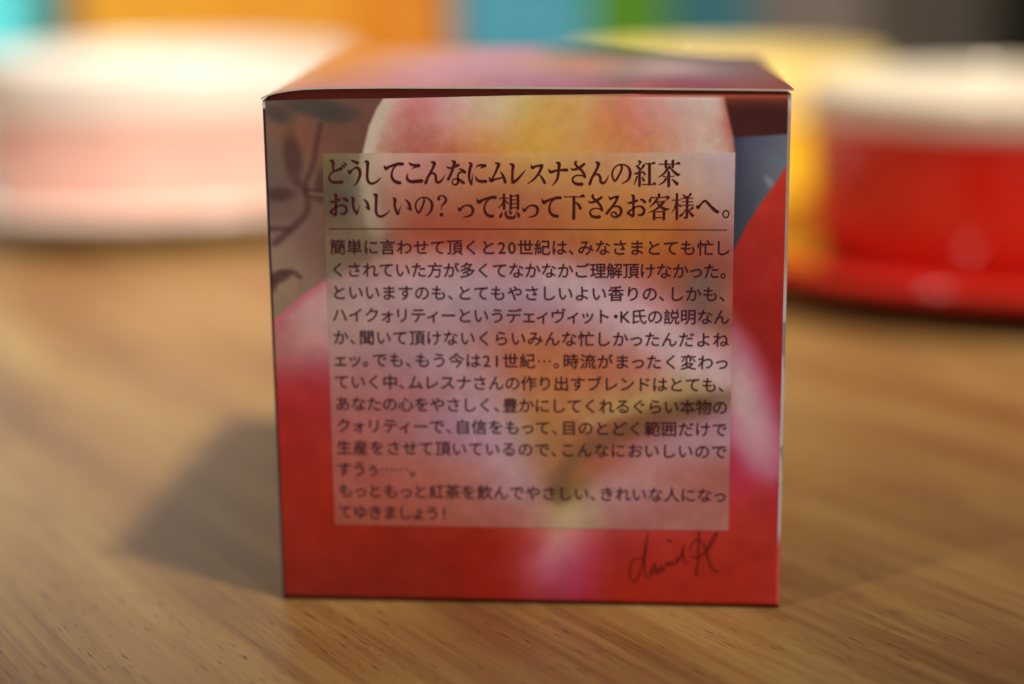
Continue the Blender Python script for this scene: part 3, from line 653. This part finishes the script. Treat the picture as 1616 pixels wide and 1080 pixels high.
SIG = [[(405,125,14),(385,220,18),(360,400,30),(340,500,22),(310,620,14),(270,740,14),(225,815,12),(180,835,11),(145,800,12),(130,720,12),(140,600,12),(165,520,10),(220,485,9),(300,485,9),(345,490,11),(358,560,14),(360,680,14),(385,760,12),(430,775,9),(465,740,9)],
 [(520,545,13),(480,600,18),(445,690,22),(450,722,16),(490,690,12),(520,600,12),(530,640,15),(540,720,18),(580,640,13),(600,590,13),(605,640,15),(620,672,16),(650,640,13),(662,600,12),(690,545,14),(720,590,16),(760,530,14),(772,575,14),(810,570,14),(840,490,16),(850,540,15),(880,480,16),(915,400,16),(935,290,13),(926,400,16),(936,480,14),(960,540,11),(1000,555,9),(1030,535,8)],
 [(705,210,20),(755,232,22)],
 [(1170,80,18),(1165,200,16),(1160,400,16),(1150,550,16),(1132,680,20),(1130,745,15)],
 [(1020,380,8),(1050,290,10),(1110,220,11),(1170,205,13),(1230,260,15),(1280,370,18),(1310,500,16),(1360,620,16),(1420,685,16),(1475,675,13)],
 [(1040,455,8),(1110,475,10),(1190,450,13),(1270,390,16),(1340,300,16),(1410,190,16),(1445,110,15),(1400,130,13),(1340,230,11),(1290,330,9)]]
s = Ink(-0.06)
for st in SIG: s.stroke(st, 980, 830, 9.506)
s.build('signature', pen_m, tea_box)

LINES = ['簡単に言わせて頂くと20世紀は、みなさまとても忙し', 'くされていた方が多くてなかなかご理解頂けなかった。', 'といいますのも、とてもやさしいよい香りの、しかも、',
 'ハイクォリティーというデェィヴィット・K氏の説明なん', 'か、聞いて頂けないくらいみんな忙しかったんだよね', 'ェッ。でも、もう今は21世紀…。時流がまったく変わっ',
 'ていく中、ムレスナさんの作り出すブレンドはとても、', 'あなたの心をやさしく、豊かにしてくれるぐらい本物の', 'クォリティーで、自信をもって、目のとどく範囲だけで',
 '生産をさせて頂いているので、こんなにおいしいので', 'すうぅ……。', 'もっともっと紅茶を飲んでやさしい、きれいな人になっ', 'てゆきましょう!']
glyphs = {}
def glyph(ch):
    """outline of one character from Blender's own built-in typeface, as a flat mesh at size 1"""
    if ch not in glyphs:
        fc = bpy.data.curves.new('glyph', 'FONT'); fc.body = ch; fc.size = 1.0; fc.resolution_u = 3; fc.fill_mode = 'FRONT'
        fc.offset = 0.0
        o = bpy.data.objects.new('glyph', fc); COL.objects.link(o)
        dg = bpy.context.evaluated_depsgraph_get()
        me = bpy.data.meshes.new_from_object(o.evaluated_get(dg))
        v = np.zeros(len(me.vertices)*3); me.vertices.foreach_get('co', v)
        glyphs[ch] = (v.reshape(-1, 3), [list(p.vertices) for p in me.polygons])
        bpy.data.objects.remove(o); bpy.data.curves.remove(fc); bpy.data.meshes.remove(me)
    return glyphs[ch]
kan, _ = glyph('国'); kana_h = kan[:, 1].max()-kan[:, 1].min(); kmid = (kan[:, 1].max()+kan[:, 1].min())/2
EM = 2.12/kana_h                                           # mm per unit of type size
kx0, kx1 = kan[:, 0].min(), kan[:, 0].max()
em_w = (kx1-kx0)/0.86                                      # width of a full square in type units
half = set('、。・!'); V_, F_ = [], []
off = 0
for li, t in enumerate(LINES):
    wts = [0.56 if c in half else 0.60 if c in '0123456789K' else 0.86 if c in 'ぅッっェォィょ' else 1.0 for c in t]
    x0, x1 = -28.40, 29.45
    if t[-1] in '、。': x1 = 28.95+0.25
    tot = sum(wts); pitch = (x1-x0)/tot
    if li in (10, 12): pitch = 2.235
    zc = 54.40 - 3.3535*li
    x = x0
    for c, w in zip(t, wts):
        gv, gf = glyph(c if c != '…' else '・')
        if c == '…':
            gv = np.concatenate([gv*[0.5, 0.5, 1]+[kk*0.32-0.07, kmid*0.5, 0] for kk in range(3)]); gf = [[i+kk*(len(gv)//3) for i in f] for kk in range(3) for f in gf]
        cell = w*pitch
        gx = gv[:, 0]*EM; gz = (gv[:, 1]-kmid)*EM*0.985
        if c in '、。':
            gx = gx - gx.min() + x + 0.12
        else:
            gx = (gx - (gx.min()+gx.max())/2 if c in '0123456789K!' else gx - 0.5*EM) + x + cell/2
        for ddx, ddz, ddy in ((0.030, 0, 0), (-0.030, 0, 0.001), (0, 0.024, 0.002), (0, -0.024, 0.003)):   # a medium weight
            V_.append(np.stack([gx+ddx, np.full(len(gx), -0.06-ddy), gz+zc+ddz], -1))
            F_ += [[i+off for i in f] for f in gf]
            off += len(gv)
        x += cell
link('body_lettering', loc(np.concatenate(V_)), F_, ink2_m, tea_box)

# ------------------------------------------------------------------ glazed cups and saucers behind the carton
def lathe(name, profile, mat, parent, seg=112):
    n = len(profile); v, f = [], []
    for r_, z_ in profile:
        for k in range(seg):
            a = 2*math.pi*k/seg; v.append((r_*MM*math.cos(a), r_*MM*math.sin(a), z_*MM))
    for i in range(n-1):
        for k in range(seg):
            k2 = (k+1) % seg; f.append((i*seg+k, i*seg+k2, (i+1)*seg+k2, (i+1)*seg+k))
    return link(name, v, f, mat, parent, True)

def smooth_profile(pts, n=6):
    c = catmull([(a, b, 0) for a, b in pts], n)
    return [(max(0.01, q[0]), q[1]) for q in c]

def glaze(name, color, amount=0.10):
    return speckled(name, color, 0.09, 0.5, amount, 40)
cream_m = glaze('cream_glaze', (0.64, 0.60, 0.51), 0.04)
white_m = glaze('white_glaze', (0.76, 0.74, 0.72), 0.04)

def cup(name, label, loc_, color_m, band_m, band_z, k=1.0, hgt=66.0, base=4.0, group='wide glazed cups'):
    root = empty(name, loc_, label, 'cup', group)
    low = smooth_profile([(0.1, base+2), (46, base+2), (49, base), (53, base), (56, base+1.5), (61.5, base+4.5), (64, base+10), (65, base+20), (65.4, band_z-5), (65.6, band_z)])
    lathe('cup_wall', [(r_*k, z_) for r_, z_ in low], color_m, root)
    up = [(65.6, band_z-0.5), (66.4, band_z+0.5)] + smooth_profile([(66.6, band_z+2), (66.8, (band_z+hgt)/2), (67.0, hgt-4.5), (67.1, hgt-2.6), (66.5, hgt-0.9), (65.0, hgt-0.1), (63.4, hgt-0.8), (62.6, hgt-2.6), (62.4, hgt-6), (61.8, band_z), (57, base+20), (50, base+12), (30, base+8), (0.1, base+7)])
    lathe('rim_band', [(r_*k, z_) for r_, z_ in up], band_m, root)
    return root

def saucer(name, label, loc_, color_m, group='glazed saucers'):
    root = empty(name, loc_, label, 'saucer', group)
    lathe('plate', smooth_profile([(0.1, 1.5), (40, 1.5), (44, 0.2), (48, 0.2), (51, 2.5), (64, 6.0), (80, 10.0), (88, 9.6), (92.6, 9.4), (95.2, 10.8), (95.2, 13.0), (93.0, 14.4), (90.0, 13.8), (86, 12.4), (70, 9.0), (52, 5.2), (42, 4.2)]), color_m, root)
    lathe('well', smooth_profile([(42.2, 4.3), (38, 3.9), (20, 3.8), (0.1, 3.8)]), color_m, root)
    return root

red_m = glaze('red_glaze', (0.50, 0.016, 0.008))
pink_m = glaze('pink_glaze', (0.68, 0.42, 0.38))
pale_m = glaze('pale_pink_glaze', (0.76, 0.63, 0.57))
yellow_m = glaze('yellow_glaze', (0.92, 0.62, 0.04))
ycream_m = glaze('pale_yellow_glaze', (0.82, 0.67, 0.26))
saucer('saucer', 'red glazed saucer under the red cup at the right', (0.1300, 0.270, 0), red_m)
cup('cup', 'bright red glazed cup with a broad cream rim band', (0.1300, 0.270, 0), red_m, cream_m, 48.0, 1.0, 58.0)
saucer('saucer', 'pale pink glazed saucer under the pink cup at the left', (-0.1624, 0.3993, 0), pale_m)
cup('cup', 'pale pink glazed cup with a broad white rim band', (-0.1624, 0.3993, 0), pink_m, white_m, 42.0, 1.05, 60.0)
root = cup('cup', 'bright yellow glazed cup partly hidden behind the tea box', (0.045, 0.402, 0), yellow_m, ycream_m, 38.0, 0.88, 57.0, 0.0)

# ------------------------------------------------------------------ row of closed cartons at the back of the table
def back_carton(label, x, y, rz, w, d, hgt, color):
    root = empty('carton', (x, y, 0), label, 'carton', 'coloured cartons at the back', rz)
    m = speckled('carton_print', color, 0.45, 0.4, 0.10, 60)
    bm = bmesh.new(); box_bm(bm, -w/2, w/2, -d/2, d/2, 0.0, hgt-0.002, 0.0012)
    obj_bm('body', bm, m, root)
    bm = bmesh.new(); box_bm(bm, -w/2-0.0006, w/2+0.0006, -d/2-0.0006, d/2+0.0006, hgt-0.0015, hgt, 0.0004)
    obj_bm('lid', bm, m, root)
    return root
back_carton('cyan carton at the left end of the row of cartons', -0.360, 0.690, 0.08, 0.085, 0.078, 0.105, (0.11, 0.75, 0.95))
back_carton('yellow orange carton next to the cyan carton', -0.2510, 0.7148, 0.03, 0.074, 0.078, 0.105, (0.58, 0.30, 0.026))
back_carton('amber carton between the yellow orange and deep orange cartons', -0.1790, 0.722, -0.02, 0.075, 0.078, 0.105, (0.55, 0.26, 0.024))
back_carton('deep orange carton in the middle of the row', -0.1150, 0.7412, -0.05, 0.052, 0.078, 0.105, (0.49, 0.19, 0.018))
back_carton('teal carton between the orange cartons and the green carton', -0.053, 0.7495, 0.04, 0.072, 0.078, 0.105, (0.045, 0.24, 0.37))
back_carton('leaf green carton beside the teal carton', 0.006, 0.758, -0.02, 0.044, 0.078, 0.105, (0.05, 0.17, 0.006))
back_carton('dark teal carton behind the green carton', 0.046, 0.810, 0.05, 0.060, 0.070, 0.105, (0.02, 0.11, 0.16))
back_carton('grey brown carton at the right end of the row', 0.110, 0.850, 0.02, 0.070, 0.070, 0.105, (0.13, 0.115, 0.11))
bm = bmesh.new(); box_bm(bm, 0.385, 0.95, 1.30, 1.55, -0.73, 0.30, 0.004)
cab = empty('black_cabinet', (0.667, 1.425, -0.73), 'matt black cabinet standing behind the table at the right edge', 'cabinet')
cab_m = speckled('black_lacquer', (0.012, 0.010, 0.009), 0.6, 0.2, 0.1, 40)
def cabpart(name, *a):
    bm = bmesh.new(); box_bm(bm, *a); o = obj_bm(name, bm, cab_m, cab); o.matrix_parent_inverse = Matrix.Translation((-0.667, -1.425, 0.73)); return o
bm.free()
cabpart('cabinet_body', 0.360, 0.95, 1.312, 1.55, -0.73, 0.30, 0.004)
cabpart('door', 0.362, 0.670, 1.292, 1.310, -0.70, 0.29, 0.003)
cabpart('door', 0.674, 0.948, 1.292, 1.310, -0.70, 0.29, 0.003)
